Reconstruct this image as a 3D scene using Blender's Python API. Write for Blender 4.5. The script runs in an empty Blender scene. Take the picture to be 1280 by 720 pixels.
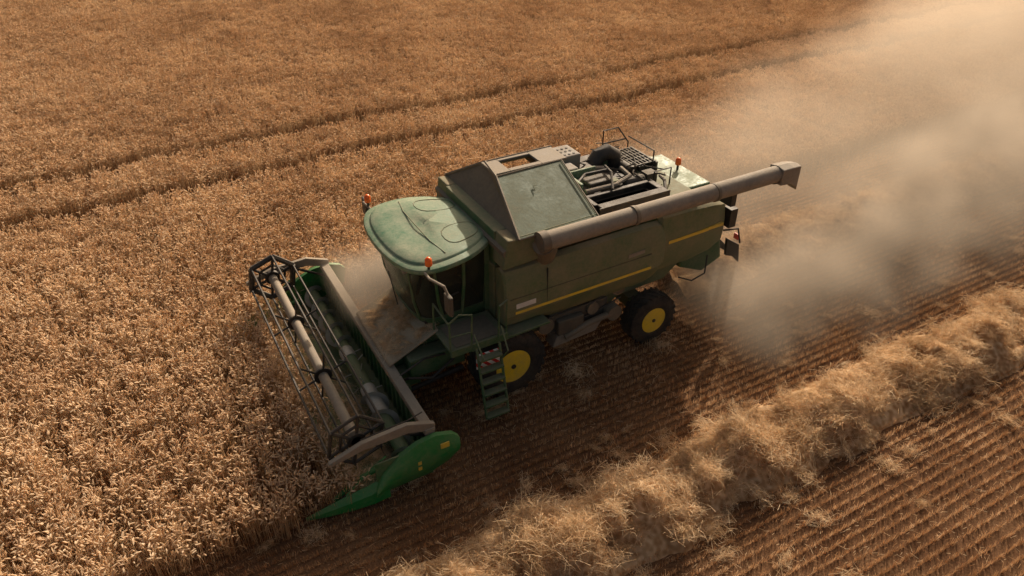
import bpy, math, random
from mathutils import Vector, Matrix
random.seed(7)
scene=bpy.context.scene
D=bpy.data
# ------------------------------------------------------------------ helpers
def link(o,parent=None,coll=None):
    (coll or scene.collection).objects.link(o)
    if parent: o.parent=parent
    return o
def mesh_obj(name,verts,faces,mat=None,parent=None,smooth=False,coll=None,nolink=False):
    me=D.meshes.new(name); me.from_pydata([tuple(v) for v in verts],[],faces); me.update()
    if smooth:
        me.polygons.foreach_set('use_smooth',[True]*len(me.polygons))
    o=D.objects.new(name,me)
    if mat: me.materials.append(mat)
    if not nolink: link(o,parent,coll)
    return o
def bevel(o,w,seg=2):
    m=o.modifiers.new('b','BEVEL'); m.width=w; m.segments=seg; m.limit_method='ANGLE'; m.angle_limit=math.radians(35)
    return o
class MB:
    def __init__(s): s.v=[]; s.f=[]
    def add(s,v,f):
        n=len(s.v); s.v+= [tuple(p) for p in v]; s.f+= [tuple(i+n for i in q) for q in f]
    def box(s,x0,x1,y0,y1,z0,z1):
        s.add([(x0,y0,z0),(x1,y0,z0),(x1,y1,z0),(x0,y1,z0),(x0,y0,z1),(x1,y0,z1),(x1,y1,z1),(x0,y1,z1)],
              [(0,3,2,1),(4,5,6,7),(0,1,5,4),(1,2,6,5),(2,3,7,6),(3,0,4,7)])
    def tube(s,pts,r,n=8,cap=True,rs=None):
        pts=[Vector(p) for p in pts]; rings=[]
        prev=None
        for i,p in enumerate(pts):
            if i==0: t=pts[1]-p
            elif i==len(pts)-1: t=p-pts[i-1]
            else: t=(pts[i+1]-p).normalized()+(p-pts[i-1]).normalized()
            t.normalize()
            if prev is None:
                u=t.orthogonal().normalized()
            else:
                u=(prev-t*prev.dot(t)).normalized()
            prev=u; w=t.cross(u)
            rr=rs[i] if rs else r
            rings.append([p+(u*math.cos(2*math.pi*k/n)+w*math.sin(2*math.pi*k/n))*rr for k in range(n)])
        v=[q for R_ in rings for q in R_]; f=[]
        for i in range(len(pts)-1):
            for k in range(n):
                a=i*n+k;b=i*n+(k+1)%n
                f.append((a,b,b+n,a+n))
        if cap:
            f.append(tuple(reversed(range(n)))); f.append(tuple(range((len(pts)-1)*n,len(pts)*n)))
        s.add(v,f)
    def prism(s,poly,y0,y1):   # poly list of (x,z)
        n=len(poly)
        v=[(p[0],y0,p[1]) for p in poly]+[(p[0],y1,p[1]) for p in poly]
        f=[tuple(range(n)),tuple(reversed(range(n,2*n)))]
        for i in range(n):
            j=(i+1)%n; f.append((i,i+n,j+n,j))
        s.add(v,f)
    def obj(s,name,mat,parent=None,smooth=False,bev=0,coll=None,nolink=False):
        o=mesh_obj(name,s.v,s.f,mat,parent,smooth,coll,nolink)
        if bev: bevel(o,bev)
        return o
def auto_smooth(o,ang=35):
    me=o.data
    me.polygons.foreach_set('use_smooth',[True]*len(me.polygons))
    try: me.set_sharp_from_angle(angle=math.radians(ang))
    except Exception: pass
    return o
def loft(sections,closed=True,cap=True):
    n=len(sections[0]); v=[p for s in sections for p in s]; f=[]
    for i in range(len(sections)-1):
        for k in range(n if closed else n-1):
            a=i*n+k;b=i*n+(k+1)%n
            f.append((a,b,b+n,a+n))
    if cap:
        f.append(tuple(reversed(range(n)))); f.append(tuple(range((len(sections)-1)*n,len(sections)*n)))
    return v,f
def box(name,x0,x1,y0,y1,z0,z1,mat,parent=None,bev=0.02):
    b=MB(); b.box(x0,x1,y0,y1,z0,z1); return b.obj(name,mat,parent,bev=bev)
# ------------------------------------------------------------------ materials
def newmat(name):
    m=D.materials.new(name); m.use_nodes=True; nt=m.node_tree; nt.nodes.clear()
    return m,nt
def N(nt,t,**k):
    n=nt.nodes.new(t)
    for a,b in k.items(): setattr(n,a,b)
    return n
def noise(nt,scale,detail=4,rough=.55):
    n=N(nt,'ShaderNodeTexNoise'); n.inputs['Scale'].default_value=scale; n.inputs['Detail'].default_value=detail; n.inputs['Roughness'].default_value=rough
    g=N(nt,'ShaderNodeNewGeometry'); nt.links.new(g.outputs['Position'],n.inputs['Vector'])
    return n.outputs['Fac']
def math_(nt,op,a,b=None,c=None,clamp=False):
    n=N(nt,'ShaderNodeMath',operation=op); n.use_clamp=clamp
    for i,x in enumerate((a,b,c)):
        if x is None: continue
        if isinstance(x,(int,float)): n.inputs[i].default_value=x
        else: nt.links.new(x,n.inputs[i])
    return n.outputs[0]
def ramp(nt,fac,stops):
    r=N(nt,'ShaderNodeValToRGB'); nt.links.new(fac,r.inputs[0])
    el=r.color_ramp.elements
    while len(el)<len(stops): el.new(.5)
    for e,(p,c) in zip(el,stops):
        e.position=p; e.color=(*c,1) if len(c)==3 else c
    return r.outputs[0]
def mix(nt,fac,a,b):
    n=N(nt,'ShaderNodeMix',data_type='RGBA')
    for s,x in ((n.inputs[0],fac),(n.inputs[6],a),(n.inputs[7],b)):
        if isinstance(x,(int,float)): s.default_value=x
        elif isinstance(x,tuple): s.default_value=(*x,1)
        else: nt.links.new(x,s)
    return n.outputs[2]
def mr(nt,v,a,b,c=0,d=1):
    n=N(nt,'ShaderNodeMapRange'); n.clamp=True
    nt.links.new(v,n.inputs[0])
    for i,x in zip((1,2,3,4),(a,b,c,d)): n.inputs[i].default_value=x
    return n.outputs[0]
def paint(name,col,dust=(.30,.225,.15),amt=.35,up=.5,rough=.45,metal=0.0,bump=.02,spec=.5,var=1.0):
    m,nt=newmat(name)
    out=N(nt,'ShaderNodeOutputMaterial'); p=N(nt,'ShaderNodeBsdfPrincipled')
    n1=noise(nt,1.7,6,.68); n2=noise(nt,14,5,.7)
    g=N(nt,'ShaderNodeNewGeometry'); sx=N(nt,'ShaderNodeSeparateXYZ'); nt.links.new(g.outputs['Normal'],sx.inputs[0])
    upf=mr(nt,sx.outputs[2],.1,.95,0,up)
    a=math_(nt,'ADD',mr(nt,n1,.3,.72,-.16*var,.34*var),mr(nt,n2,.3,.75,-.14*var,.2*var))
    fac=math_(nt,'ADD',math_(nt,'ADD',a,upf),amt,clamp=True)
    base=mix(nt,fac,col,dust)
    nt.links.new(base,p.inputs['Base Color'])
    nt.links.new(mr(nt,fac,0,.8,rough,.85),p.inputs['Roughness'])
    p.inputs['Metallic'].default_value=metal
    p.inputs['Specular IOR Level'].default_value=spec
    if bump:
        b=N(nt,'ShaderNodeBump'); b.inputs['Strength'].default_value=.25; b.inputs['Distance'].default_value=bump
        nt.links.new(n2,b.inputs['Height']); nt.links.new(b.outputs[0],p.inputs['Normal'])
    nt.links.new(p.outputs[0],out.inputs[0])
    return m
M_green=paint('dusty_green_paint',(.018,.10,.032),dust=(.25,.215,.14),amt=.16,up=.4)
M_greenside=paint('dusty_green_side',(.036,.105,.034),dust=(.28,.225,.14),amt=.36,up=.35,rough=.38)
M_roof=paint('cab_roof_paint',(.035,.16,.080),dust=(.36,.37,.26),amt=.22,up=.14,rough=.32,var=1.5)
M_plate=paint('tank_cover_paint',(.03,.095,.05),dust=(.21,.21,.145),amt=.32,up=.1,var=1.5)
M_tan=paint('dusty_metal',(.13,.115,.10),dust=(.36,.30,.225),amt=.42,up=.2,rough=.5)
M_brown=paint('dusty_brown_panel',(.075,.062,.045),dust=(.25,.20,.14),amt=.35,up=.2)
M_hgreen=paint('header_green',(.010,.19,.040),dust=(.24,.25,.12),amt=.06,up=.18,rough=.35)
M_table=paint('header_table_green',(.018,.13,.034),dust=(.26,.21,.13),amt=.18,up=.25)
M_black=paint('dusty_black',(.012,.012,.012),dust=(.12,.095,.07),amt=.12,up=.25)
M_dark=paint('sooty_metal',(.03,.03,.028),dust=(.17,.14,.10),amt=.25,up=.25)
M_rubber=paint('tyre_rubber',(.014,.014,.015),dust=(.13,.10,.07),amt=.12,up=.3,rough=.75,spec=.3)
M_yellow=paint('wheel_yellow',(.80,.55,.02),dust=(.4,.3,.15),amt=.08,up=.2)
M_stripe=paint('yellow_stripe',(.80,.54,.03),dust=(.36,.28,.12),amt=.16,up=.2)
M_steel=paint('worn_steel',(.50,.50,.47),dust=(.38,.32,.22),amt=.2,up=.1,rough=.5,metal=.3)
M_grey=paint('grey_steel',(.22,.22,.21),dust=(.28,.23,.17),amt=.3,up=.2)
M_white=paint('white_decal',(.75,.75,.72),amt=.15,up=.1)
M_red=paint('red_plastic',(.55,.03,.02),amt=.08,up=.1)
M_dustflat=paint('chaff_cover',(.20,.15,.09),dust=(.40,.32,.22),amt=.55,up=.1,rough=.9,bump=.06,var=1.5)
def mk_orange():
    m,nt=newmat('orange_beacon'); o=N(nt,'ShaderNodeOutputMaterial'); p=N(nt,'ShaderNodeBsdfPrincipled')
    p.inputs['Base Color'].default_value=(.9,.17,.02,1); p.inputs['Roughness'].default_value=.2
    p.inputs['Subsurface Weight'].default_value=.3
    nt.links.new(p.outputs[0],o.inputs[0]); return m
M_orange=mk_orange()
def mk_glass():
    m,nt=newmat('cab_glass'); o=N(nt,'ShaderNodeOutputMaterial'); p=N(nt,'ShaderNodeBsdfPrincipled')
    n=noise(nt,2.5,5)
    nt.links.new(mix(nt,mr(nt,n,.35,.8,.1,.6),(.012,.018,.016),(.16,.14,.10)),p.inputs['Base Color'])
    p.inputs['Roughness'].default_value=.14
    t=N(nt,'ShaderNodeBsdfTransparent'); t.inputs[0].default_value=(.55,.62,.58,1)
    mx=N(nt,'ShaderNodeMixShader'); mx.inputs[0].default_value=.42
    nt.links.new(p.outputs[0],mx.inputs[1]); nt.links.new(t.outputs[0],mx.inputs[2]); nt.links.new(mx.outputs[0],o.inputs[0]); return m
M_glass=mk_glass()
def mk_stripes():
    m,nt=newmat('red_white_board'); o=N(nt,'ShaderNodeOutputMaterial'); p=N(nt,'ShaderNodeBsdfPrincipled')
    g=N(nt,'ShaderNodeNewGeometry'); s=N(nt,'ShaderNodeSeparateXYZ'); nt.links.new(g.outputs['Position'],s.inputs[0])
    v=math_(nt,'FRACT',math_(nt,'MULTIPLY',math_(nt,'ADD',s.outputs[0],s.outputs[2]),5.0))
    nt.links.new(mix(nt,math_(nt,'GREATER_THAN',v,.5),(.6,.03,.02),(.7,.68,.62)),p.inputs['Base Color'])
    nt.links.new(p.outputs[0],o.inputs[0]); return m
M_board=mk_stripes()
def plantmat(name,cols,trans=.3,big=.25):
    m,nt=newmat(name); o=N(nt,'ShaderNodeOutputMaterial')
    n1=noise(nt,big,2); n2=noise(nt,9,0)
    oi=N(nt,'ShaderNodeObjectInfo')
    f=math_(nt,'ADD',math_(nt,'MULTIPLY',n1,.45),math_(nt,'MULTIPLY',n2,.55))
    f=math_(nt,'ADD',f,math_(nt,'MULTIPLY',math_(nt,'SUBTRACT',oi.outputs['Random'],.5),.12))
    c=ramp(nt,f,[(.32,cols[0]),(.5,cols[1]),(.68,cols[2])])
    d=N(nt,'ShaderNodeBsdfDiffuse'); t=N(nt,'ShaderNodeBsdfTranslucent')
    nt.links.new(c,d.inputs[0]); nt.links.new(c,t.inputs[0])
    mx=N(nt,'ShaderNodeMixShader'); mx.inputs[0].default_value=trans
    nt.links.new(d.outputs[0],mx.inputs[1]); nt.links.new(t.outputs[0],mx.inputs[2]); nt.links.new(mx.outputs[0],o.inputs[0])
    return m
M_head=plantmat('wheat_ear',[(.64,.46,.29),(.79,.60,.40),(.92,.76,.55)],.36)
M_stalk=plantmat('wheat_stalk',[(.43,.28,.155),(.56,.385,.22),(.68,.50,.31)],.42)
M_stub=plantmat('stubble_straw',[(.34,.18,.085),(.54,.325,.165),(.80,.57,.35)],.3,.5)
M_straw=plantmat('straw',[(.52,.36,.20),(.72,.53,.33),(.90,.73,.50)],.38,.8)
# ------------------------------------------------------------------ ground
def mk_ground():
    m,nt=newmat('soil'); o=N(nt,'ShaderNodeOutputMaterial'); p=N(nt,'ShaderNodeBsdfPrincipled')
    g=N(nt,'ShaderNodeNewGeometry')
    n1=noise(nt,.6,3); n2=noise(nt,25,4,.7)
    f=math_(nt,'ADD',math_(nt,'MULTIPLY',n1,.4),math_(nt,'MULTIPLY',n2,.6))
    c=ramp(nt,f,[(.35,(.085,.042,.022)),(.52,(.15,.080,.042)),(.68,(.29,.175,.095))])
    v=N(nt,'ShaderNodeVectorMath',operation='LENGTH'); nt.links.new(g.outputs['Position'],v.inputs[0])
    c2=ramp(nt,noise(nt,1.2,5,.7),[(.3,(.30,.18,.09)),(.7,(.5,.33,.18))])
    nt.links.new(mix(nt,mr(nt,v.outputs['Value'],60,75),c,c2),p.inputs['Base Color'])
    p.inputs['Roughness'].default_value=1; p.inputs['Specular IOR Level'].default_value=.1
    b=N(nt,'ShaderNodeBump'); b.inputs['Distance'].default_value=.03; b.inputs['Strength'].default_value=.8
    nt.links.new(n2,b.inputs['Height']); nt.links.new(b.outputs[0],p.inputs['Normal'])
    nt.links.new(p.outputs[0],o.inputs[0]); return m
mesh_obj('ground',[(-3000,-3000,0),(3000,-3000,0),(3000,3000,0),(-3000,3000,0)],[(0,1,2,3)],mk_ground())
# ------------------------------------------------------------------ instancing
def scatter(name,pts,coll):
    me=D.meshes.new(name); me.from_pydata([p[0:3] for p in pts],[],[])
    a=me.attributes.new('rot','FLOAT_VECTOR','POINT'); a.data.foreach_set('vector',[c for p in pts for c in p[3:6]])
    a=me.attributes.new('scl','FLOAT_VECTOR','POINT'); a.data.foreach_set('vector',[c for p in pts for c in p[6:9]])
    a=me.attributes.new('idx','INT','POINT'); a.data.foreach_set('value',[p[9] for p in pts])
    o=D.objects.new(name,me); link(o)
    ng=D.node_groups.new(name+'_gn','GeometryNodeTree')
    ng.interface.new_socket('Geometry',in_out='INPUT',socket_type='NodeSocketGeometry')
    ng.interface.new_socket('Geometry',in_out='OUTPUT',socket_type='NodeSocketGeometry')
    gi=ng.nodes.new('NodeGroupInput'); go=ng.nodes.new('NodeGroupOutput')
    iop=ng.nodes.new('GeometryNodeInstanceOnPoints'); ci=ng.nodes.new('GeometryNodeCollectionInfo')
    ci.inputs['Collection'].default_value=coll; ci.inputs['Separate Children'].default_value=True; ci.inputs['Reset Children'].default_value=True
    iop.inputs['Pick Instance'].default_value=True
    def na(n,t):
        x=ng.nodes.new('GeometryNodeInputNamedAttribute'); x.data_type=t; x.inputs['Name'].default_value=n
        return [s for s in x.outputs if s.enabled and s.name=='Attribute'][0]
    L=ng.links.new
    L(gi.outputs[0],iop.inputs['Points']); L(ci.outputs[0],iop.inputs['Instance'])
    L(na('idx','INT'),iop.inputs['Instance Index'])
    L(na('rot','FLOAT_VECTOR'),iop.inputs['Rotation']); L(na('scl','FLOAT_VECTOR'),iop.inputs['Scale'])
    L(iop.outputs[0],go.inputs[0])
    md=o.modifiers.new('scatter','NODES'); md.node_group=ng
    return o
def ribbon(V,F,MI,pts,w,side,mi):
    n=len(V)
    for i,p in enumerate(pts):
        ww=w*(1 if i<len(pts)-1 else .5)
        V.append(tuple(p-side*ww)); V.append(tuple(p+side*ww))
    for i in range(len(pts)-1):
        a=n+2*i; F.append((a,a+1,a+3,a+2)); MI.append(mi)
def tilemesh(name,coll,V,F,MI,mats):
    me=D.meshes.new(name); me.from_pydata(V,[],F); me.polygons.foreach_set('material_index',MI)
    for m in mats: me.materials.append(m)
    o=D.objects.new(name,me); coll.objects.link(o); return o
from mathutils import noise as mn
# wheat tiles -------------------------------------------------------
cw=D.collections.new('wheat_tiles')
TS=.5
for k in range(14):
    V=[];F=[];MI=[]
    npl=84
    cl=[(random.uniform(-.25,.25),random.uniform(-.25,.25),random.uniform(.05,.13),random.uniform(-.13,.08)) for _ in range(6)]
    for i in range(npl):
        x=random.uniform(-.26,.26); y=random.uniform(-.26,.26)
        if random.random()<.66:
            c=random.choice(cl); x=c[0]+random.gauss(0,c[2]*.6); y=c[1]+random.gauss(0,c[2]*.6); dh=c[3]
        else: dh=random.uniform(-.16,.03)
        h=.70+dh+random.gauss(0,.035)
        a=random.uniform(0,6.283); lean=random.uniform(.02,.13)
        dv=Vector((math.cos(a),math.sin(a),0)); base=Vector((x,y,0))
        top=base+dv*lean+Vector((0,0,h))
        b2=random.uniform(0,6.283); side=Vector((math.cos(b2),math.sin(b2),0))
        ribbon(V,F,MI,[base,base+dv*lean*.3+Vector((0,0,h*.6)),top],.004,side,1)
        if random.random()<.5:
            la=random.uniform(0,6.283); ld=Vector((math.cos(la),math.sin(la),0)); ls=Vector((-ld.y,ld.x,0))
            z0=h*random.uniform(.5,.88); L=random.uniform(.08,.2)
            q=base+dv*lean*.5+Vector((0,0,z0))
            ribbon(V,F,MI,[q,q+ld*L*.5+Vector((0,0,L*.3)),q+ld*L-Vector((0,0,L*.25))],.006,ls,1)
        droop=random.uniform(.1,1.6); ea=a+random.uniform(-.5,.5); ed=Vector((math.cos(ea),math.sin(ea),0))
        L=random.uniform(.085,.12); r=random.uniform(.011,.0155)
        d=(ed*math.sin(droop)+Vector((0,0,math.cos(droop)))).normalized()
        u=d.orthogonal().normalized(); w=d.cross(u)
        n=len(V)
        for (tt,rr) in ((0,.35),(.25,1),(.7,.95),(1,.25)):
            for q in range(4):
                an=q*math.pi/2; V.append(tuple(top+d*L*tt+(u*math.cos(an)+w*math.sin(an))*r*rr))
        for j in range(3):
            for q in range(4):
                F.append((n+4*j+q,n+4*j+(q+1)%4,n+4*j+4+(q+1)%4,n+4*j+4+q)); MI.append(0)
        F.append((n+12,n+13,n+14,n+15)); MI.append(0)
    tilemesh('wheat_tile_%02d'%k,cw,V,F,MI,[M_head,M_stalk])
pts=[]
CAMX,CAMY=-6.12,-12.74
def wob(x): return .16*math.sin(x*.33+1)+.10*math.sin(x*.83)+.06*math.sin(x*1.9)
Y0=4.05
ny=int((56-(-3.1))/TS)
ix0=-18
for j in range(ny):
    y=-3.1+TS*(j+.5)
    for i in range(int((64-ix0)/TS)):
        x=ix0+TS*(i+.5)
        if y<Y0 and x>-4.15: continue
        if (y-56)*(60+14)-(18-56)*(x+14)>0: continue
        sh=0
        skip=False
        for yt,sq in ((11.9,.07),(14.9,.08)):
            if abs(y-yt)<.26: skip=True
            elif abs(y-yt)<.8: sh=-math.copysign(sq,y-yt)
        if skip: continue
        hn=mn.noise(Vector((x*.35,y*.35,0)))*.10+mn.noise(Vector((x*1.1,y*1.1,5)))*.11
        amp=min(1,max(0,(y-6)/5))
        yy=y+sh+wob(x)*amp+ (random.uniform(-.09,.09) if (y<Y0+.5 and y>Y0-1) or y<-2.6 else 0)
        pts.append((x+random.uniform(-.04,.04),yy+random.gauss(0,.02),0,random.gauss(0,.06),random.gauss(0,.06),random.choice((0,1,2,3))*math.pi/2+random.gauss(0,.05),
                    1.06,1.06,1+hn+random.gauss(0,.03),random.randrange(14)))
scatter('wheat_field',pts,cw)
# stubble tiles -----------------------------------------------------
cs=D.collections.new('stubble_tiles')
for k in range(8):
    V=[];F=[];MI=[]
    for r in range(5):
        yc=-.5+(r+.5)/5
        for i in range(30):
            if random.random()<.12: continue
            x=-.5+(i+random.random())/30
            for s in range(random.randint(2,6)):
                b=Vector((x+random.gauss(0,.012),yc+random.gauss(0,.012),0)); h=random.uniform(.06,.17)
                t=b+Vector((random.gauss(0,.025),random.gauss(0,.018),h))
                a=random.uniform(0,3.1416); ribbon(V,F,MI,[b,t],.005,Vector((math.cos(a),math.sin(a),0)),0)
    for i in range(34):
        c=Vector((random.uniform(-.5,.5),random.uniform(-.5,.5),random.uniform(.01,.07))); a=random.gauss(0,1.0)
        L=random.uniform(.04,.16); d=Vector((math.cos(a),math.sin(a),random.gauss(0,.15)))
        ribbon(V,F,MI,[c-d*L*.5,c+d*L*.5],.0045,Vector((-d.y,d.x,0)),1 if random.random()<.4 else 0)
    tilemesh('stubble_tile_%02d'%k,cs,V,F,MI,[M_stub,M_straw])
pts=[]
for x in range(-16,66):
    for j in range(-26,5):
        y=j-.45+.5
        if y>Y0+.2: continue
        if x<-4.5 and y>-2.9: continue
        hh=1+.35*mn.noise(Vector((x*.5,y*.9,9)))
        if abs(y+1.4)<.55 or abs(y-1.8)<.55: hh*=.55 if x>0 else 1
        pts.append((x,y,0,0,0,random.choice((0,math.pi)),1,1,hh,random.randrange(8)))
scatter('stubble_field',pts,cs)
# straw clumps ------------------------------------------------------
cc=D.collections.new('straw_clumps')
for k in range(8):
    V=[];F=[];MI=[]
    dom_=random.uniform(0,6.28)
    for i in range(170):
        c=Vector((random.gauss(0,.17),random.gauss(0,.17),random.gauss(0,.06)))
        a=dom_+random.gauss(0,.7) if random.random()<.6 else random.uniform(0,6.283); el=random.gauss(0,.32)
        d=Vector((math.cos(a)*math.cos(el),math.sin(a)*math.cos(el),math.sin(el))); L=random.uniform(.12,.42)
        sag=Vector((0,0,random.uniform(-.02,.08)))
        s=d.orthogonal().normalized(); s.rotate(Matrix.Rotation(random.uniform(0,3.14),3,d))
        ribbon(V,F,MI,[c-d*L*.5,c+sag,c+d*L*.5],random.uniform(.003,.0065),s,0)
    tilemesh('straw_clump_%02d'%k,cc,V,F,MI,[M_straw])
def heapz(x,y,yc,w,h,seed):
    wv=w*(1+.32*mn.noise(Vector((x*.8,seed,0))))
    t=abs(y-yc-.22*mn.noise(Vector((x*.6,seed,3))))/wv
    if t>=1: return 0
    e=(1-t*t)
    lump=abs(mn.noise(Vector((x*1.1,y*.9,seed+4))))*1.1
    return max(0,h*e*(.50+lump+.5*mn.noise(Vector((x*1.6,y*1.6,seed)))+.5*mn.noise(Vector((x*3.3,y*3.3,seed)))))
def windrow(name,x0,x1,yc,w,h,seed,dens):
    V=[];F=[]; nx=int((x1-x0)/.12); nyy=20
    for i in range(nx+1):
        for j in range(nyy+1):
            x=x0+(x1-x0)*i/nx; y=yc-w*1.4+2.8*w*j/nyy
            z=heapz(x,y,yc,w,h,seed)
            V.append((x,y,z-.05+(.0 if z>0 else -.02)))
    for i in range(nx):
        for j in range(nyy):
            a=i*(nyy+1)+j; F.append((a,a+nyy+1,a+nyy+2,a+1))
    par=D.objects.new(name,None); link(par)
    mesh_obj('straw_core',V,F,M_stub,par,True)
    P=[]
    for q in range(int((x1-x0)*dens)):
        x=random.uniform(x0,x1); y=yc+random.gauss(0,w*.45)
        z=heapz(x,y,yc,w,h,seed)
        s=random.uniform(.5,1.05) if z>.03 else random.uniform(.4,.8)
        P.append((x,y,z+.0+ .03*s,random.gauss(0,.38),random.gauss(0,.38),random.uniform(0,6.28),s,s,s*(.75 if z>.03 else .35),random.randrange(8)))
    o=scatter('straw_layer',P,cc); o.parent=par
windrow('straw_windrow',-12,60,-5.75,1.0,.66,3.3,32)
windrow('straw_windrow',6.0,60,.3,1.1,.5,8.1,20)
P=[]
for q in range(420):
    x=random.uniform(-8,30); y=random.choice((random.gauss(-5.7,1.3),random.uniform(-14,3)))
    s=random.uniform(.3,1)
    P.append((x,y,.09,random.gauss(0,.1),random.gauss(0,.1),random.uniform(0,6.28),s,s*random.uniform(.4,1),.3,random.randrange(8)))
scatter('loose_straw',P,cc)
# ------------------------------------------------------------------ COMBINE
CH=D.objects.new('combine_harvester',None); link(CH)
YC=.2
def wheel(name,x,yo,yi,R_,rim,par):
    sgn=1 if yi>yo else -1
    W=abs(yi-yo); E=D.objects.new(name,None); link(E,par)
    prof=[(rim,0.03),(rim+.05,0.0),(R_*.80,0.02),(R_*.93,.05),(R_*.96,.12),(R_*.965,W/2),(R_*.96,W-.12),(R_*.93,W-.05),(R_*.8,W-.02),(rim,W)]
    n=48; S=[]
    for r,t in prof:
        S.append([(x+r*math.cos(2*math.pi*k/n),yo+sgn*t,R_+r*math.sin(2*math.pi*k/n)) for k in range(n)])
    v,f=loft(S,True,False); o=mesh_obj('tyre',v,f,M_rubber,E); auto_smooth(o,50)
    b=MB(); nl=22
    for k in range(nl):
        for sd in (0,1):
            a0=2*math.pi*(k+.5*sd)/nl; a1=a0+ .26
            t0=.03 if sd==0 else W-.03; t1=W*.54 if sd==0 else W*.46
            da=.055
            vv=[]
            for (a,t,rr) in ((a0,t0,R_*.88),(a1,t1,R_*.95)):
                for dd in (-da,da):
                    for r in (rr,R_*(1.0 if t!=t0 else .985)):
                        vv.append((x+r*math.cos(a+dd),yo+sgn*t,R_+r*math.sin(a+dd)))
            b.add(vv,[(0,1,3,2),(4,6,7,5),(0,4,5,1),(2,3,7,6),(1,5,7,3),(0,2,6,4)])
    b.obj('tread_lugs',M_rubber,E)
    prof=[(rim+.01,.02),(rim-.03,.015),(rim-.05,.06),(rim-.07,.17),(rim*.55,.13),(rim*.35,.14),(rim*.33,.05),(rim*.2,.03),(0.01,.03)]
    S=[[(x+r*math.cos(2*math.pi*k/n),yo+sgn*t,R_+r*math.sin(2*math.pi*k/n)) for k in range(n)] for r,t in prof]
    v,f=loft(S,True,True); o=mesh_obj('rim',v,f,M_yellow,E); auto_smooth(o,30)
    b=MB()
    for k in range(10):
        a=2*math.pi*k/10; r=rim*.44
        c=Vector((x+r*math.cos(a),yo+sgn*.13,R_+r*math.sin(a)))
        b.tube([c,c+Vector((0,-sgn*.035,0))],.022,6)
    b.tube([(x,yo+sgn*.05,R_),(x,yo+sgn*.0,R_)],rim*.14,12)
    b.obj('wheel_nuts',M_black,E)
wheel('front_wheel',0,-1.75,-1.05,.86,.42,CH); wheel('front_wheel_far',0,2.15,1.45,.86,.42,CH)
wheel('rear_wheel',3.95,-1.72,-1.22,.70,.34,CH); wheel('rear_wheel_far',3.95,2.12,1.62,.70,.34,CH)
b=MB(); b.tube([(0,-1.3,.86),(0,1.7,.86)],.2,12); b.tube([(3.95,-1.3,.72),(3.95,1.7,.72)],.12,12); b.box(3.75,4.15,-.9,1.3,.65,.95)
b.obj('axles',M_green,CH)
b=MB(); b.prism([(-.1,1.0),(2.9,.95),(3.3,1.25),(4.7,1.3),(5.2,1.7),(6.0,1.8),(6.0,3.1),(-.1,3.15)],-1.02,1.42)
b.obj('chassis_body',M_greenside,CH,bev=.03)
b=MB()
b.box(1.15,2.75,-1.35,-1.02,1.0,1.6); b.box(1.3,2.0,-1.5,-1.35,1.05,1.45)
b.obj('lower_side_boxes',M_dark,CH,bev=.03)
b=MB()
b.tube([(1.5,-1.48,.95),(2.1,-1.5,1.15),(2.8,-1.48,1.2)],.08,10); b.tube([(2.85,-1.55,1.2),(2.85,-1.3,1.2)],.2,16)
b.tube([(1.05,-1.4,1.35),(1.05,-1.25,1.35)],.2,16); b.tube([(2.3,-1.42,1.45),(2.3,-1.3,1.45)],.16,16); b.tube([(3.1,-1.3,1.7),(3.1,-1.15,1.7)],.2,16)
b.obj('drive_pulleys',M_brown,CH)
b=MB(); b.tube([(1.05,-1.38,1.57),(2.3,-1.38,1.62),(3.1,-1.38,1.9)],.02,5); b.tube([(1.05,-1.38,1.13),(2.3,-1.38,1.29),(3.1,-1.38,1.5)],.02,5); b.obj('drive_belts',M_black,CH)
b=MB(); b.prism([(1.2,.72),(2.4,.8),(2.6,1.1),(1.3,1.0)],-1.45,-1.1); b.obj('side_skid_panel',M_tan,CH,bev=.02)
def sidepanel(sg,nm):
    def S(x,sc,inn):
        bot=1.62 if x>1.1 else 1.62+.22*min(1,(1.1-x)/.3)
        rise=.06*x/4
        pr=[(3.28,1.44),(3.22,1.58),(3.0,1.655),(2.75,1.69),(2.4,1.70),(2.12,1.70),(2.06,1.66),(1.85,1.60),(bot,1.45),(bot,1.35),(3.2,1.30)]
        mz=2.5+rise
        return [(x,YC+sg*(hw-inn if hw>1.4 else hw),mz+(z+rise-mz)*sc) for z,hw in [(a,b_+.1) for a,b_ in pr]]
    xs=[(-.12,.97,.06),(-.08,1,.01),(.3,1,0),(.78,1,0),(1.12,1,0),(2.2,1,0),(3.3,1,0),(3.75,.985,.01),(4.0,.93,.03),(4.14,.82,.06),(4.2,.70,.12)]
    v,f=loft([S(*q) for q in xs]); o=mesh_obj(nm,v,f,M_greenside,CH); auto_smooth(o,28); return o
sidepanel(-1,'side_panel'); sidepanel(1,'side_panel_far')
def strip(nm,p,q,hgt,mat,y):
    b=MB(); 
    b.prism([(p[0],p[1]),(q[0],q[1]),(q[0],q[1]+hgt),(p[0],p[1]+hgt)],y,y+.02)
    return b.obj(nm,mat,CH)
strip('yellow_stripe',(.12,2.16),(3.74,2.22),.065,M_stripe,-1.607)
strip('panel_crease',(.0,2.56),(3.72,2.62),.015,M_dark,-1.602)
strip('white_label',(.14,2.30),(.62,2.31),.12,M_white,-1.609)
strip('grey_model_label',(3.05,2.70),(3.5,2.72),.09,M_tan,-1.604)
b=MB()
b.box(.9,.912,-1.604,-1.55,2.2,3.1)
b.obj('panel_gaps',M_black,CH)
b=MB(); b.prism([(-.12,3.30),(.85,3.36),(.85,3.90),(-.02,3.98)],-1.52,-1.0); b.obj('front_shoulder_box',M_greenside,CH,bev=.03)
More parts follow.
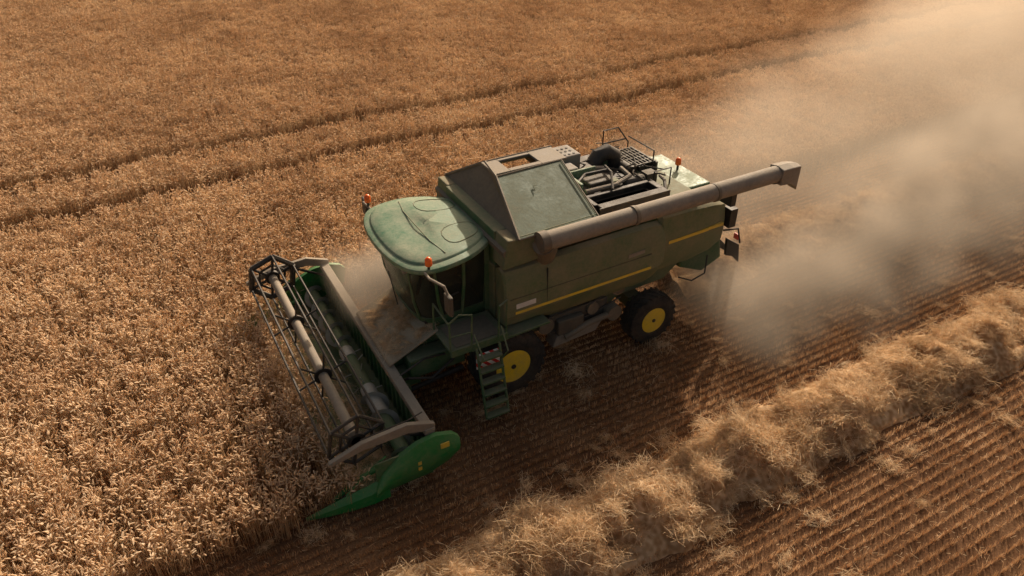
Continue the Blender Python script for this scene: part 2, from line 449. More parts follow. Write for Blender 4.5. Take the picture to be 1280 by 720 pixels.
b=MB(); b.prism([(-.12,3.30),(.85,3.36),(.85,3.90),(-.02,3.98)],1.4,1.92); b.obj('front_shoulder_box_far',M_greenside,CH,bev=.03)
box('tank_front_wall',-.06,.9,-1.0,1.4,3.1,3.96,M_green,CH)
box('recess_wall',.85,4.1,-1.0,1.6,3.1,3.80,M_black,CH,.02)
b=MB()
for i in range(9):
    xx=1.0+.36*i; b.box(xx,xx+.06,-1.12,-1.0,3.2,3.72)
b.tube([(1.0,-1.22,3.45),(2.2,-1.25,3.5),(4.0,-1.2,3.48)],.05,8)
b.tube([(1.2,-1.3,3.35),(2.6,-1.32,3.38),(3.9,-1.3,3.42)],.03,8)
b.obj('recess_frame_pipes',M_brown,CH)
b=MB()
for yy in (-1.28,-1.15): b.tube([(1.55,yy,3.4),(1.65,yy,3.62)],.12,12)
b.obj('recess_cylinders',M_tan,CH)
def slab(b,a,c,d,e,t=.04):
    a,c,d,e=map(Vector,(a,c,d,e)); n=(c-a).cross(e-a).normalized()*t
    b.add([a,c,d,e,a-n,c-n,d-n,e-n],[(0,1,2,3),(7,6,5,4),(0,4,5,1),(1,5,6,2),(2,6,7,3),(3,7,4,0)])
A0=(.22,-1.56,3.96);A1=(2.2,-1.5,3.96);B1=(2.24,.12,4.62);B0=(.55,.05,4.62);C0=(.68,.82,4.63);C1=(2.42,.85,4.63);D0=(.2,1.95,3.96);D1=(2.3,1.95,3.96)
b=MB(); slab(b,A0,A1,B1,B0); o=b.obj('tank_cover_left',M_plate,CH,bev=.015)
b=MB(); slab(b,C0,C1,D1,D0); b.obj('tank_cover_right',M_plate,CH,bev=.015)
b=MB()
def topq(x0,x1,y0,y1): b.box(x0,x1,y0,y1,4.585,4.64)
topq(.58,.95,.13,.84); topq(1.75,2.4,.13,.84); topq(.95,1.75,.13,.27); topq(.95,1.75,.72,.84)
b.obj('tank_top_frame',M_tan,CH,bev=.012)
box('tank_opening_floor',.9,1.8,.2,.8,4.2,4.3,M_black,CH)
b=MB()
b.add([A0,B0,C0,D0,(.34,-1.4,3.97),(.34,1.8,3.97)],[(0,3,2,1)])
b.add([A1,B1,C1,D1],[(0,1,2,3)])
b.obj('tank_end_walls',M_brown,CH)
b=MB()
b.tube([A0,B0],.035,6); b.tube([B0,C0],.035,6); b.tube([C0,D0],.04,6); b.tube([A1,B1],.02,6); b.tube([B0,B1],.02,6); b.tube([A0,A1],.02,6); b.tube([C0,C1],.03,6)
b.obj('tank_cover_edges',M_brown,CH)
b=MB()
def onplate(u,v,off=.03):
    a=Vector(A0).lerp(Vector(A1),u); c=Vector(B0).lerp(Vector(B1),u); p=a.lerp(c,v); return p+Vector((0,-.37,.93))*off
b.tube([onplate(.42,.62),onplate(.42,.7),onplate(.47,.7)],.009,5); b.tube([onplate(.02,.03),onplate(.98,.03)],.012,5); b.tube([onplate(.97,.03),onplate(.97,.97)],.012,5)
b.obj('tank_cover_ribs',M_green,CH)
b=MB(); b.prism([(-.12,3.72),(.3,3.99),(.3,3.9),(-.1,3.6)],-1.5,1.9); b.obj('tank_front_valance',M_brown,CH)
# engine deck
box('engine_deck',2.2,5.3,-1.25,1.7,3.2,3.62,M_green,CH,.04)
b=MB(); b.box(2.5,4.35,-1.2,-.98,3.6,3.93); b.box(2.5,4.35,-.62,-.5,3.6,3.93); b.box(4.2,4.36,-1.0,-.5,3.6,3.93); b.box(2.42,2.54,-1.0,-.5,3.6,3.93)
b.obj('radiator_housing',M_black,CH,bev=.02)
b=MB(); b.box(2.42,4.36,-1.235,-1.205,3.6,3.95); b.obj('radiator_side_panel',M_dark,CH,bev=.005)
box('radiator_screen',2.6,4.15,-.95,-.65,3.6,3.80,M_black,CH)
b=MB()
b.box(2.7,3.7,-.35,.35,3.6,3.88); b.box(2.85,3.5,-.2,.2,3.88,4.0)
b.tube([(3.8,-.2,3.8),(4.35,-.25,3.8)],.14,14)
b.obj('engine_block',M_dark,CH,bev=.03)
b=MB(); b.tube([(2.6,-.4,3.96),(3.4,-.45,3.98),(3.9,-.3,4.02),(4.0,.2,4.0)],.05,8); b.tube([(2.6,.45,4.0),(3.3,.5,4.02),(3.7,.45,3.95)],.06,10)
b.obj('engine_manifold',M_tan,CH)
b=MB(); b.tube([(2.55,-.15,4.1),(2.9,.1,4.12),(3.5,.1,4.1)],.035,8); b.tube([(3.2,-.6,3.97),(3.5,-.1,4.12),(3.6,.3,4.1)],.03,8)
b.tube([(4.5,-.9,3.62),(4.5,-.9,3.8),(4.7,-.6,3.85),(4.9,-.2,3.75)],.04,8)
b.obj('engine_pipes',M_black,CH)
rr=random.Random(5); b=MB(); b2=MB()
for i in range(34):
    x=rr.uniform(2.6,4.9); y=rr.uniform(-.45,1.4); s=rr.uniform(.04,.16)
    (b if i%3 else b2).box(x-s,x+s*1.3,y-s,y+s,3.6,rr.uniform(3.68,3.96))
for i in range(18):
    p0=Vector((rr.uniform(2.6,4.8),rr.uniform(-.5,1.3),rr.uniform(3.8,4.05))); p=[p0]
    for _ in range(3): p.append(p[-1]+Vector((rr.uniform(-.35,.35),rr.uniform(-.3,.3),rr.uniform(-.12,.1))))
    b.tube(p,rr.uniform(.012,.03),6)
b.obj('engine_small_parts',M_dark,CH); b2.obj('engine_covers',M_green,CH,bev=.01)
b=MB(); b.tube([(3.6,.8,3.9),(3.75,.8,4.12),(4.0,.8,4.18),(4.2,.8,4.05),(4.25,.8,3.8)],.2,16); b.tube([(4.35,.2,3.8),(4.35,.9,3.8)],.15,16)
o=b.obj('air_filter',M_black,CH); auto_smooth(o)
b=MB(); b.box(2.55,3.35,.95,1.6,3.6,4.22); b.box(2.5,3.0,.5,.9,3.6,4.1); o=b.obj('cooling_box',M_grey,CH,bev=.04)
b=MB()
for i in range(5):
    for j in range(3): b.tube([(2.68+.13*i,1.05+.17*j,4.22),(2.68+.13*i,1.05+.17*j,4.235)],.035,8)
b.obj('cooling_vents',M_black,CH)
b=MB(); b.box(2.42,2.5,-.45,.9,3.6,4.2); b.box(2.5,3.4,.38,.44,3.6,4.1)
b.obj('service_panels',M_roof,CH,bev=.02)
b=MB()
for i in range(9): b.box(4.3+.1*i,4.33+.1*i,.3,1.3,3.86,3.90)
for j in range(6): b.box(4.3,5.15,.3+.19*j,.33+.19*j,3.862,3.898)
b.box(4.25,4.32,.25,1.35,3.6,3.88); b.box(5.12,5.18,.25,1.35,3.6,3.88)
b.obj('walkway_grating',M_dark,CH)
b=MB()
def rail(b,pts,r=.02):
    b.tube(pts,r,6)
rail(b,[(4.3,1.4,3.6),(4.3,1.4,4.45),(4.75,1.4,4.45),(5.1,1.4,4.0),(5.1,1.4,3.6)]); rail(b,[(4.3,1.4,4.1),(5.0,1.4,4.1)])
rail(b,[(5.1,.35,3.6),(5.1,.35,4.15),(5.1,1.4,4.15)]); rail(b,[(4.5,-.45,3.6),(4.5,-.45,4.05),(5.0,-.45,4.05),(5.0,-.45,3.6)])
b.obj('deck_railings',M_black,CH)
def hood(x,zt,zb,hw,ht):
    pr=[(-hw+.06,zb),(-hw,zb+.12),(-hw,zt-.55),(-hw+.07,zt-.2),(-ht,zt),(0,zt+.05),(ht,zt),(hw-.07,zt-.2),(hw,zt-.55),(hw,zb+.12),(hw-.06,zb)]
    return [(x,YC+y,z) for y,z in pr]
v,f=loft([hood(4.02,3.5,2.02,1.60,1.40),hood(4.1,3.55,1.98,1.68,1.42),hood(5.0,3.54,1.98,1.68,1.38),hood(5.7,3.48,2.05,1.64,1.25),hood(6.1,3.38,2.15,1.56,1.1),hood(6.25,3.25,2.3,1.44,.95)])
o=mesh_obj('rear_hood',v,f,M_greenside,CH); auto_smooth(o,30)
b=MB(); b.prism([(4.3,2.66),(5.5,2.70),(5.5,2.78),(4.3,2.74)],-1.492,-1.44); b.prism([(5.5,2.70),(5.98,2.71),(5.98,2.79),(5.5,2.78)],-1.476,-1.40)
b.obj('hood_stripe',M_stripe,CH)
box('hood_top_panel',4.9,6.0,-.8,1.1,3.5,3.585,M_roof,CH,.03)
b=MB(); b.prism([(5.1,1.55),(5.9,1.2),(6.5,1.45),(6.35,2.15),(5.2,2.1)],-1.1,1.5); b.obj('straw_chopper',M_green,CH,bev=.04)
b=MB(); b.prism([(6.2,1.9),(6.95,1.35),(6.98,1.42),(6.3,2.1)],-1.05,1.45); b.obj('tailboard',M_black,CH,bev=.02)
b=MB()
b.box(6.2,6.42,-1.45,-1.2,2.55,3.05); b.box(6.2,6.42,1.6,1.85,2.55,3.05)
b.prism([(6.3,2.2),(6.75,1.9),(6.85,1.35),(6.6,1.6),(6.35,1.7)],-1.4,-1.32)
b.tube([(4.75,-1.5,1.6),(5.1,-1.6,1.45),(5.55,-1.55,1.5),(5.7,-1.4,1.9)],.02,6)
b.tube([(6.1,-1.4,2.5),(6.55,-1.45,2.45),(6.7,-1.45,2.0)],.025,6)
b.obj('rear_brackets',M_black,CH)
b=MB(); b.box(6.42,6.45,-1.42,-1.24,2.6,2.8); b.box(6.42,6.45,1.62,1.8,2.6,2.8); b.box(6.6,6.64,-1.45,-1.3,2.1,2.25); b.obj('tail_lights',M_red,CH)
b=MB()
b.tube([(.72,-1.70,3.86),(3.0,-1.74,3.90),(5.2,-1.77,3.93),(7.1,-1.8,3.96)],.2,24)
o=b.obj('unloading_auger_tube',M_tan,CH); auto_smooth(o,40)
b=MB()
b.tube([(.95,-1.35,3.3),(.88,-1.55,3.6),(.72,-1.68,3.80)],.24,18)
b.tube([(.60,-1.70,3.86),(.78,-1.70,3.86)],.23,20); 
for xx in (2.9,5.15,7.0): b.tube([(xx,-1.745-.01*xx/2,3.895+.005*xx),(xx+.08,-1.745-.01*xx/2,3.895+.005*xx)],.218,24)
o=b.obj('auger_elbow_rings',M_brown,CH); auto_smooth(o,40)
v,f=loft([[(7.05+x_,-1.8+y,3.96+z) for y,z in ((-s,-s2),(-s,s*.8),(0,s),(s,s*.8),(s,-s2))] for x_,s,s2 in ((0,.22,.22),(.35,.21,.25),(.6,.17,.40),(.68,.14,.52))],True,True)
o=mesh_obj('auger_spout',v,f,M_tan,CH); bevel(o,.02)
b=MB(); b.prism([(5.7,3.45),(5.85,3.45),(5.85,3.75),(5.7,3.75)],-1.85,-1.3); b.tube([(4.3,-1.3,3.6),(4.3,-1.72,3.72)],.04,6)
b.obj('auger_cradle',M_black,CH)
# --- cab
def cabring(z,x0,x1,hw,yc=.3,n=28):
    pts_=[]
    pts_.append((x1,yc-hw*.94,z)); 
    for k in range(n+1):
        t=-math.pi/2+math.pi*k/n
        yy=math.sin(t); c=max(0,math.cos(t))
        px=(x0+.55)-.55*(c**.55); 
        pts_.append((px,yc+hw*(math.copysign(abs(yy)**.75,yy)),z))
    pts_.append((x1,yc+hw*.94,z))
    return pts_
v,f=loft([cabring(1.95,-1.72,-.15,1.02),cabring(2.5,-1.86,-.13,1.10),cabring(3.1,-1.95,-.12,1.16),cabring(3.55,-1.95,-.1,1.16)])
o=mesh_obj('cab_glass_shell',v,f,M_glass,CH); auto_smooth(o,40)
v,f=loft([cabring(1.72,-1.6,-.12,.98),cabring(1.95,-1.74,-.12,1.04),cabring(2.06,-1.77,-.12,1.06)])
o=mesh_obj('cab_base',v,f,M_green,CH); auto_smooth(o,40)
b=MB()
r0,r1,r2=cabring(1.95,-1.73,-.15,1.035),cabring(2.5,-1.87,-.13,1.115),cabring(3.55,-1.96,-.1,1.175)
for k in (1,8,22,len(r0)-2): b.tube([r0[k],r1[k],r2[k]],.035,6)
b.tube([(-.75,-.75,2.0),(-.72,-.84,2.8),(-.72,-.87,3.55)],.04,6)
b.box(-.2,-.08,-.8,1.4,1.9,3.6)
b.obj('cab_pillars',M_green,CH)
b=MB(); b.tube([(-1.05,-.86,2.6),(-.85,-.84,2.62)],.02,6); b.tube([(-1.95,.0,2.15),(-2.0,.25,2.9)],.012,5); b.obj('door_handle_wiper',M_black,CH)
b=MB(); b.box(-.95,-.45,.05,.6,2.0,2.4); b.prism([(-.5,2.4),(-.36,2.4),(-.28,3.1),(-.4,3.1)],.05,.6); b.box(-1.0,-.5,-.35,-.1,2.0,2.5)
b.tube([(-1.4,.3,1.95),(-1.2,.3,2.6)],.04,8)
b.obj('cab_interior_seat',M_black,CH,bev=.04)
b=MB()
ringp=[Vector((-1.18,.3,2.62))+Vector((.08*math.sin(t),.19*math.cos(t),.17*math.sin(t))) for t in [2*math.pi*k/16 for k in range(17)]]
b.tube(ringp,.015,5); b.obj('steering_wheel',M_black,CH)
box('cab_floor',-1.6,-.15,-.65,1.25,1.9,1.97,M_black,CH)
outl=[(-2.22,.33),(-2.18,-.35),(-2.05,-.85),(-1.86,-1.14),(-1.55,-1.27),(-1.1,-1.27),(-.7,-1.18),(-.3,-.98),(.02,-.72),(.14,-.55),(.16,.33)]
outl=outl+[(x,.66-y) for x,y in reversed(outl[1:-1])]
def chaikin(p,n=2):
    for _ in range(n):
        q=[]
        for i in range(len(p)):
            a=p[i];c=p[(i+1)%len(p)]
            q.append((a[0]*.75+c[0]*.25,a[1]*.75+c[1]*.25)); q.append((a[0]*.25+c[0]*.75,a[1]*.25+c[1]*.75))
        p=q
    return p
outl=chaikin(outl,2)
cx,cy=-1.0,.33
secs=[]
for sc,z in ((.86,3.50),(.97,3.53),(1.0,3.58),(1.0,3.63),(.99,3.66),(.955,3.68),(.90,3.69),(.885,3.72),(.87,3.735),(.7,3.77),(.4,3.80),(.05,3.815)):
    secs.append([(cx+(x-cx)*sc,cy+(y-cy)*sc,z-.05*max(0,-(x+1))*(1)) for x,y in outl])
v,f=loft(secs); o=mesh_obj('cab_roof',v,f,M_roof,CH); auto_smooth(o,30)
def roofz(x,y):
    s=math.sqrt(((x-cx)/1.2)**2+((y-cy)/1.6)**2)
    return 3.815-.05*max(0,-(x+1))-.09*min(s,.85)**1.6+.002
b=MB()
def roofloop(pl,r=.01,close=True):
    q=chaikin(pl,2) if close else pl
    p=[(x,y,roofz(x,y)) for x,y in q]
    b.tube(p+([p[0]] if close else []),r,5,cap=False)
roofloop([(-.95,-.78),(-.35,-.62),(-.1,-.40),(-.15,.02),(-.95,-.08)],.014)
roofloop([(-.95,1.44),(-.35,1.28),(-.1,1.06),(-.15,.64),(-.95,.74)],.014)
roofloop([(-1.15,-.95),(-1.25,-.4),(-1.27,.33),(-1.25,1.06),(-1.15,1.6)],.012,False)
b.obj('roof_hatch_seams',M_green,CH)
def beacon(x,y,z,nm):
    b=MB(); b.tube([(x,y,z),(x,y,z+.05),(x,y,z+.14),(x,y,z+.18)],.07,12,rs=[.075,.075,.07,.03]); o=b.obj(nm,M_orange,CH); auto_smooth(o,50)
    b=MB(); b.tube([(x,y,z-.15),(x,y,z)],.03,8); b.obj(nm+'_stem',M_black,CH)
beacon(-1.62,-1.18,3.72,'beacon_near'); beacon(-1.75,1.98,3.72,'beacon_far'); beacon(5.75,.15,3.72,'beacon_rear')
b=MB(); b.tube([(-1.7,-1.05,3.55),(-1.75,-1.5,3.62),(-1.6,-1.85,3.6),(-1.52,-1.92,3.3),(-1.5,-1.92,2.9)],.028,8)
b.tube([(-1.7,1.7,3.55),(-1.8,2.2,3.62),(-1.7,2.4,3.5)],.028,8); b.obj('mirror_arms',M_tan,CH)
b=MB(); b.box(-1.6,-1.5,-2.05,-1.78,2.98,3.42); b.box(-1.75,-1.65,2.25,2.5,3.2,3.62); b.obj('mirrors',M_dark,CH,bev=.03)
b=MB()
for yy in (-.75,-.35,1.0,1.4):
    b.tube([(-2.16+abs(yy-.33)*.12,yy,3.46),(-2.06+abs(yy-.33)*.12,yy,3.48)],.07,10)
b.obj('roof_work_lights',M_grey,CH)
b=MB(); b.box(-1.5,-.15,-1.75,-.78,1.80,1.87); b.box(-1.5,-.15,-1.78,-1.72,1.72,1.9); b.prism([(-1.0,1.72),(.9,1.80),(.95,1.74),(-1.0,1.66)],-1.74,-1.0)
b.obj('cab_platform',M_green,CH,bev=.012)
box('platform_tread',-1.35,-.3,-1.68,-.9,1.872,1.885,M_brown,CH,.004)
b=MB()
def lad(x,dz=0): return [(x,-1.95,1.88),(x,-2.05,1.5),(x,-2.35,.25)]
for x in (-1.0,-.47): 
    b.tube(lad(x),.03,6)
for k in range(6):
    t=k/5; z=1.65-1.35*t; y=-2.02-.31*t
    b.box(-1.0,-.47,y-.09,y+.09,z-.02,z+.02)
b.tube([(-1.05,-1.82,1.88),(-1.05,-1.88,2.75),(-1.3,-1.8,2.78),(-1.5,-1.75,2.6),(-1.5,-1.75,1.9)],.022,6)
b.tube([(-.42,-1.82,1.88),(-.42,-1.88,2.75),(-.2,-1.8,2.78),(-.18,-1.72,1.9)],.022,6)
b.tube([(-1.5,-1.75,2.25),(-1.05,-1.85,2.3)],.018,6); b.tube([(-1.5,-1.72,2.55),(-1.5,-.95,2.6),(-1.5,-.9,1.9)],.022,6)
b.tube([(-1.0,-2.05,1.5),(-1.02,-2.3,1.9),(-1.05,-1.95,2.3)],.018,6); b.tube([(-.47,-2.05,1.5),(-.45,-2.3,1.9),(-.42,-1.95,2.3)],.018,6)
b.obj('ladder_handrails',M_green,CH)
box('warning_board',-1.0,-.45,-1.93,-1.90,1.32,1.70,M_board,CH,.004)
# feeder house
b=MB(); b.prism([(-.6,1.95),(-1.5,1.85),(-2.6,1.32),(-2.6,.45),(-1.2,.75),(-.5,.9)],-.7,1.1); b.obj('feeder_house',M_green,CH,bev=.03)
b=MB(); b.prism([(-1.42,1.92),(-2.58,1.40),(-2.6,1.33),(-1.45,1.86)],-.98,1.2); b.obj('feeder_top_chaff',M_dustflat,CH,bev=.03)
b=MB(); b.box(-2.2,-.9,-1.15,-.72,.95,1.45); b.box(-2.45,-1.9,-.95,-.72,.6,1.1)
b.tube([(-2.35,-1.0,.55),(-2.35,-.72,.55)],.2,16)
b.obj('feeder_side_drive',M_green,CH,bev=.04)
b=MB(); b.tube([(-1.2,-1.2,1.2),(-1.8,-1.35,1.0),(-2.3,-1.3,1.15),(-2.5,-1.1,1.0)],.03,8); b.tube([(-1.4,-1.2,1.4),(-1.9,-1.25,1.5),(-2.5,-1.3,1.3)],.022,8); b.tube([(-2.5,-1.35,.35),(-2.35,-1.4,.7),(-2.5,-1.4,1.0)],.02,6)
b.tube([(-.9,-1.0,.7),(-2.3,-.9,.45)],.06,10)
b.obj('feeder_hoses',M_black,CH)
P=[]
for q in range(50):
    x=random.uniform(-2.45,-1.5); y=random.uniform(-.8,1.0)
    P.append((x,y,1.42+(x+2.58)*.448,0,-.42,random.uniform(0,6.28),.5,.5,.12,random.randrange(8)))
scatter('feeder_top_straw',P,cc).parent=CH
# --- header
HD=D.objects.new('header',None); link(HD,CH)
HY0,HY1=-3.05,3.85
b=MB(); b.prism([(-2.62,.30),(-2.55,.30),(-2.52,1.15),(-2.60,1.18)],HY0,HY1)
b.prism([(-2.62,.24),(-2.62,.31),(-3.0,.20),(-3.5,.22),(-4.30,.12),(-4.30,.06)],HY0,HY1)
b.obj('header_table',M_table,HD)
b=MB(); b.box(-2.68,-2.47,HY0,HY1,1.16,1.32); b.box(-2.50,-2.40,HY0,HY1,.45,.58); b.obj('header_back_beam',M_tan,HD,bev=.02)
b=MB()
for i in range(24):
    yy=HY0+.2+i*(HY1-HY0-.4)/23; b.box(-2.66,-2.62,yy,yy+.04,.35,1.1)
b.obj('header_back_ribs',M_table,HD)
b=MB(); b.tube([(-3.02,HY0+.05,.58),(-3.02,HY1-.05,.58)],.15,20)
b.obj('intake_auger_core',M_table,HD)
b=MB()
b.tube([(-3.02,-1.55,.58),(-3.02,-.55,.58)],.17,20); b.tube([(-3.02,.6,.58),(-3.02,.95,.58)],.17,20)
def flight(y0,y1,hand):
    turns=abs(y1-y0)/.6; st=int(turns*18); P=[]
    for i in range(st+1):
        t=i/st; a=hand*2*math.pi*turns*t; y=y0+(y1-y0)*t
        P.append((-3.02+.15*math.cos(a),y,.58+.15*math.sin(a))); P.append((-3.02+.27*math.cos(a),y,.58+.27*math.sin(a)))
    b.add(P,[(2*i,2*i+1,2*i+3,2*i+2) for i in range(st)])
flight(HY0+.1,-.7,1); flight(HY1-.1,1.1,1)
for i in range(12):
    a=i*1.9; y=-.6+i*.14; b.tube([(-3.02,y,.58),(-3.02+.32*math.cos(a),y,.58+.32*math.sin(a))],.012,5)
o=b.obj('intake_auger',M_steel,HD); auto_smooth(o,40)
b=MB()
y=HY0+.06
while y<HY1:
    b.add([(-4.28,y-.02,.08),(-4.28,y+.02,.08),(-4.28,y+.02,.12),(-4.28,y-.02,.12),(-4.45,y,.09)],[(0,1,4),(1,2,4),(2,3,4),(3,0,4)]); y+=.076
b.obj('cutter_fingers',M_grey,HD)
P=[]
for q in range(60):
    P.append((random.uniform(-4.1,-3.2),random.uniform(-2.9,3.7),.24,0,0,random.uniform(0,6.28),.7,.5,.3,random.randrange(8)))
scatter('straw_on_table',P,cc).parent=HD
# reel
RX,RZ,RR=-3.93,1.42,.58; RY0,RY1=-2.78,3.66
b=MB(); b.tube([(RX,RY0,RZ),(RX,RY1,RZ)],.105,16); o=b.obj('reel_tube',M_tan,HD); auto_smooth(o)
b=MB(); bt=MB(); NB=6
for yy in (RY0+.05,-.65,1.45,RY1-.05):
    for k in range(NB):
        a=2*math.pi*k/NB+.35; a2=a+2*math.pi/NB
        P0=Vector((RX,yy,RZ)); p1=Vector((RX+RR*math.cos(a),yy,RZ+RR*math.sin(a))); p2=Vector((RX+RR*math.cos(a2),yy,RZ+RR*math.sin(a2)))
        end=yy in (RY0+.05,RY1-.05)
        b.tube([P0,p1],.035 if end else .022,6)
        if end:
            w_=.07 if yy>0 else .035
            b.tube([p1,p2],w_,6)
            q1=P0.lerp(p1,.6);q2=P0.lerp(p2,.6); b.tube([q1,q2],.03,5)
    if yy in (RY0+.05,RY1-.05): b.tube([(RX,yy-.05,RZ),(RX,yy+.05,RZ)],.18,16)
    else: b.tube([(RX,yy-.02,RZ),(RX,yy+.02,RZ)],.19,16)
b.obj('reel_spiders',M_black,HD)
b=MB()
for k in range(NB):
    a=2*math.pi*k/NB+.35; x=RX+RR*math.cos(a); z=RZ+RR*math.sin(a)
    b.tube([(x,RY0,z),(x,RY1,z)],.028,6)
    y=RY0+.06
    while y<RY1:
        bt.add([(x-.011,y-.011,z),(x+.011,y-.011,z),(x+.011,y+.011,z),(x-.011,y+.011,z),(x+.05,y,z-.30)],[(0,1,4),(1,2,4),(2,3,4),(3,0,4)]); y+=.115
b.obj('reel_bats',M_black,HD); bt.obj('reel_tines',M_black,HD)
b=MB()
for yy in (-2.98,3.80):
    v,f=loft([[(x,yy+sy*.05,z+sz*h) for sy,sz in ((-1,-1),(1,-1),(1,1),(-1,1))] for x,z,h in ((-2.45,1.30,.10),(-3.0,1.50,.11),(-3.9,1.47,.09),(-4.55,1.30,.045))]); b.add(v,f)
b.obj('reel_arms',M_tan,HD,bev=.015)
b=MB()
for yy in (-2.85,3.70):
    b.tube([(-2.6,yy,1.0),(-3.3,yy,1.42)],.035,8)
b.tube([(-2.55,-2.6,1.38),(-2.9,-2.8,1.5),(-3.3,-2.9,1.58),(-3.9,-2.92,1.56)],.015,5)
b.obj('reel_cylinders',M_black,HD)
def endshield(sg,y,nm):
    top=[(-2.02,.95),(-2.15,1.10),(-2.5,1.22),(-2.9,1.17),(-3.3,.98),(-3.62,.70),(-3.80,.42)]
    bot=[(-2.10,.55),(-2.25,.38),(-2.6,.26),(-3.0,.22),(-3.4,.2),(-3.65,.18),(-3.84,.2)]
    secs=[]
    for (tx,tz),(bx,bz) in zip(top,bot):
        s=[]
        for k in range(7):
            t=k/6; bulge=.17*math.sin(math.pi*min(1,max(0,(t*.8+.15))))
            s.append((tx+(bx-tx)*t,y+sg*bulge,tz+(bz-tz)*t))
        s+= [(bx,y-sg*.03,bz),(tx,y-sg*.03,tz)]
        secs.append(s)
    v,f=loft(secs); o=mesh_obj(nm,v,f,M_hgreen,HD); auto_smooth(o,35)
    b=MB()
    secs=[]
    for x,zt,zb,w in ((-3.55,.62,.15,.13),(-3.9,.50,.10,.15),(-4.3,.40,.07,.13),(-4.75,.26,.05,.08),(-5.15,.13,.05,.015)):
        yy=y-sg*-.02+ (-(x+3.55))*.12*(1 if sg<0 else -1)
        secs.append([(x,yy-w,zb),(x,yy+w,zb),(x,yy+w*.8,zb+(zt-zb)*.6),(x,yy,zt),(x,yy-w*.8,zb+(zt-zb)*.6)])
    v,f=loft(secs); b.add(v,f)
    o=b.obj(nm+'_nose',M_hgreen,HD); bevel(o,.01)
    b=MB(); b.tube([(-4.35,y+.05,.42),(-3.9,y+.1*-sg,.75),(-3.5,y+.05*-sg,1.05)],.022,6); b.tube([(-3.4,y+.3*-sg,.55),(-4.0,y+.32*-sg,.45),(-4.55,y+.25*-sg,.2)],.05,8); b.obj(nm+'_rods',M_hgreen,HD)
endshield(-1,-3.10,'end_shield'); endshield(1,3.90,'end_shield_far')
b=MB(); b.box(-2.46,-2.28,-3.276,-3.25,.92,1.04); b.obj('shield_decal',M_stripe,HD)
b=MB(); b.box(-2.95,-2.88,-3.275,-3.25,.72,.80); b.box(-2.95,-2.88,-3.28,-3.25,.58,.66); b.obj('shield_stickers',M_stripe,HD)
box('divider_plate',-3.75,-2.6,-3.12,-3.08,.2,1.0,M_table,HD,.01)
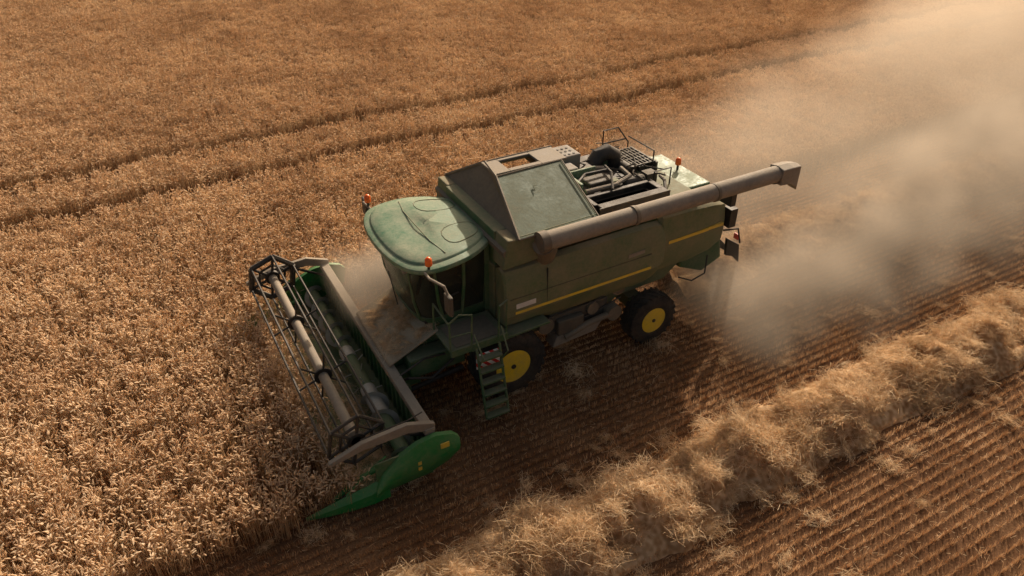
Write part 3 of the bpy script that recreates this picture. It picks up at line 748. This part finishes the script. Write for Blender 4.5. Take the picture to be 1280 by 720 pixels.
# ------------------------------------------------------------------ dust (fog on a voxel grid)
def dustcloud(name,x0,x1,y0,y1,z0,z1,vox,plumes,color,aniso,fade=True):
    me=D.meshes.new(name); o=D.objects.new(name,me); link(o)
    mat,nt=newmat(name)
    # scatter plus the matching absorption, so light crossing the dust turns browner, not bluer
    v=N(nt,'ShaderNodeVolumeScatter'); v.inputs['Color'].default_value=(*color,1); v.inputs['Anisotropy'].default_value=aniso
    ab=N(nt,'ShaderNodeVolumeAbsorption'); ab.inputs['Color'].default_value=(*color,1)
    ad=N(nt,'ShaderNodeAddShader')
    at=N(nt,'ShaderNodeAttribute'); at.attribute_name='density'
    nt.links.new(at.outputs['Fac'],v.inputs['Density']); nt.links.new(at.outputs['Fac'],ab.inputs['Density'])
    nt.links.new(v.outputs[0],ad.inputs[0]); nt.links.new(ab.outputs[0],ad.inputs[1])
    oo=N(nt,'ShaderNodeOutputMaterial'); nt.links.new(ad.outputs[0],oo.inputs['Volume'])
    try: mat.cycles.volume_step_rate=3.0
    except Exception: pass
    ng=D.node_groups.new(name+'_gn','GeometryNodeTree')
    ng.interface.new_socket('Geometry',in_out='INPUT',socket_type='NodeSocketGeometry')
    ng.interface.new_socket('Geometry',in_out='OUTPUT',socket_type='NodeSocketGeometry')
    go=ng.nodes.new('NodeGroupOutput'); vc=ng.nodes.new('GeometryNodeVolumeCube')
    vc.inputs['Min'].default_value=(x0,y0,z0); vc.inputs['Max'].default_value=(x1,y1,z1)
    vc.inputs['Resolution X'].default_value=int((x1-x0)/vox); vc.inputs['Resolution Y'].default_value=int((y1-y0)/vox); vc.inputs['Resolution Z'].default_value=int((z1-z0)/vox)
    pos=ng.nodes.new('GeometryNodeInputPosition'); sp=ng.nodes.new('ShaderNodeSeparateXYZ'); ng.links.new(pos.outputs[0],sp.inputs[0])
    x,y,z=sp.outputs
    def M(op,a,b=None,cl=False):
        n=ng.nodes.new('ShaderNodeMath'); n.operation=op; n.use_clamp=cl
        for i,q in enumerate((a,b)):
            if q is None: continue
            if isinstance(q,(int,float)): n.inputs[i].default_value=q
            else: ng.links.new(q,n.inputs[i])
        return n.outputs[0]
    def step(v,a,b): return M('DIVIDE',M('SUBTRACT',v,a),b-a,True)
    tot=None
    for (A,px,yc0,ydr,ry0,ryg,zc,rz0,rzg,decay,nlo,nhi,scale,stw) in plumes:
        xs=M('SUBTRACT',x,px)
        yc=M('ADD',M('MULTIPLY',xs,ydr),yc0); ry=M('ADD',M('MULTIPLY',xs,ryg),ry0); rz=M('ADD',M('MULTIPLY',xs,rzg),rz0)
        a=M('DIVIDE',M('SUBTRACT',y,yc),ry); bz=M('DIVIDE',M('SUBTRACT',z,zc),rz)
        fall=M('MAXIMUM',M('SUBTRACT',1.0,M('ADD',M('MULTIPLY',a,a),M('MULTIPLY',bz,bz))),0.0)
        nz=ng.nodes.new('ShaderNodeTexNoise'); nz.inputs['Scale'].default_value=scale; nz.inputs['Detail'].default_value=5; nz.inputs['Roughness'].default_value=.65
        ng.links.new(pos.outputs[0],nz.inputs['Vector'])
        nn=M('ADD',M('SUBTRACT',nz.outputs[0],.5),M('MULTIPLY',M('SUBTRACT',fall,.5),.3))
        dn=M('MULTIPLY',M('MULTIPLY',M('MULTIPLY',fall,step(nn,nlo,nhi)),step(xs,0,stw)),A)
        dn=M('DIVIDE',dn,M('ADD',1.0,M('MULTIPLY',M('MAXIMUM',xs,0.0),decay)))
        if fade: dn=M('MULTIPLY',dn,M('SUBTRACT',1.0,step(x,x1-8,x1)))
        tot=dn if tot is None else M('ADD',tot,dn)
    ng.links.new(tot,vc.inputs['Density'])
    sm=ng.nodes.new('GeometryNodeSetMaterial'); sm.inputs['Material'].default_value=mat
    ng.links.new(vc.outputs[0],sm.inputs['Geometry']); ng.links.new(sm.outputs[0],go.inputs[0])
    md=o.modifiers.new('dust','NODES'); md.node_group=ng
    me.materials.append(mat)
dustcloud('dust_cloud',4.4,44,-7.0,14,.02,6.4,.33,[
 (1.15,5.1,-2.4,.13,2.7,.15,0,2.4,.13,.08,-.03,.20,.55,.9),
 (.22,4.5,1.3,.2,4.6,.18,0,3.7,.09,.0,-.14,.25,.25,3)],(.96,.82,.66),.38)
dustcloud('chaff_dust',-3.0,-.8,-.4,3.6,.9,3.2,.16,[(1.2,-3.0,1.6,.1,1.6,0,1.7,1.3,0,0,-.05,.2,1.3,.7)],(.96,.83,.68),.38,False)
# ------------------------------------------------------------------ light, world, camera
el=math.radians(30); hx,hy=.75,.66; hl=math.hypot(hx,hy)
sv=Vector((hx/hl*math.cos(el),hy/hl*math.cos(el),math.sin(el)))
L=D.lights.new('sun','SUN'); L.energy=5.0; L.angle=math.radians(.6); L.color=(1,.85,.68)
lo=D.objects.new('sun',L); link(lo); lo.rotation_euler=(-sv).to_track_quat('-Z','Y').to_euler()
w=D.worlds.new('World'); scene.world=w; w.use_nodes=True; nt=w.node_tree; nt.nodes.clear()
sk=nt.nodes.new('ShaderNodeTexSky'); sk.sky_type='NISHITA'; sk.sun_disc=False; sk.sun_elevation=el; sk.sun_rotation=math.atan2(hx,hy)
sk.dust_density=8
bg=nt.nodes.new('ShaderNodeBackground'); bg.inputs[1].default_value=.11; wo=nt.nodes.new('ShaderNodeOutputWorld')
# hazy harvest-evening air: the sky light is a little warmer than a clear sky
hz=nt.nodes.new('ShaderNodeMix'); hz.data_type='RGBA'; hz.blend_type='MULTIPLY'; hz.inputs[0].default_value=1; hz.inputs[7].default_value=(1.0,.86,.70,1)
nt.links.new(sk.outputs[0],hz.inputs[6]); nt.links.new(hz.outputs[2],bg.inputs[0]); nt.links.new(bg.outputs[0],wo.inputs[0])
scene.view_settings.view_transform='Standard'; scene.view_settings.look='None'; scene.view_settings.exposure=0
az=math.radians(61.1); p=math.radians(34.1)
cam=D.cameras.new('camera'); co=D.objects.new('camera',cam); link(co)
co.location=(CAMX,CAMY,11.5); cam.lens=25.875; cam.sensor_width=36; cam.clip_end=6000
fw=Vector((math.cos(az)*math.cos(p),math.sin(az)*math.cos(p),-math.sin(p)))
co.rotation_euler=fw.to_track_quat('-Z','Y').to_euler()
scene.camera=co
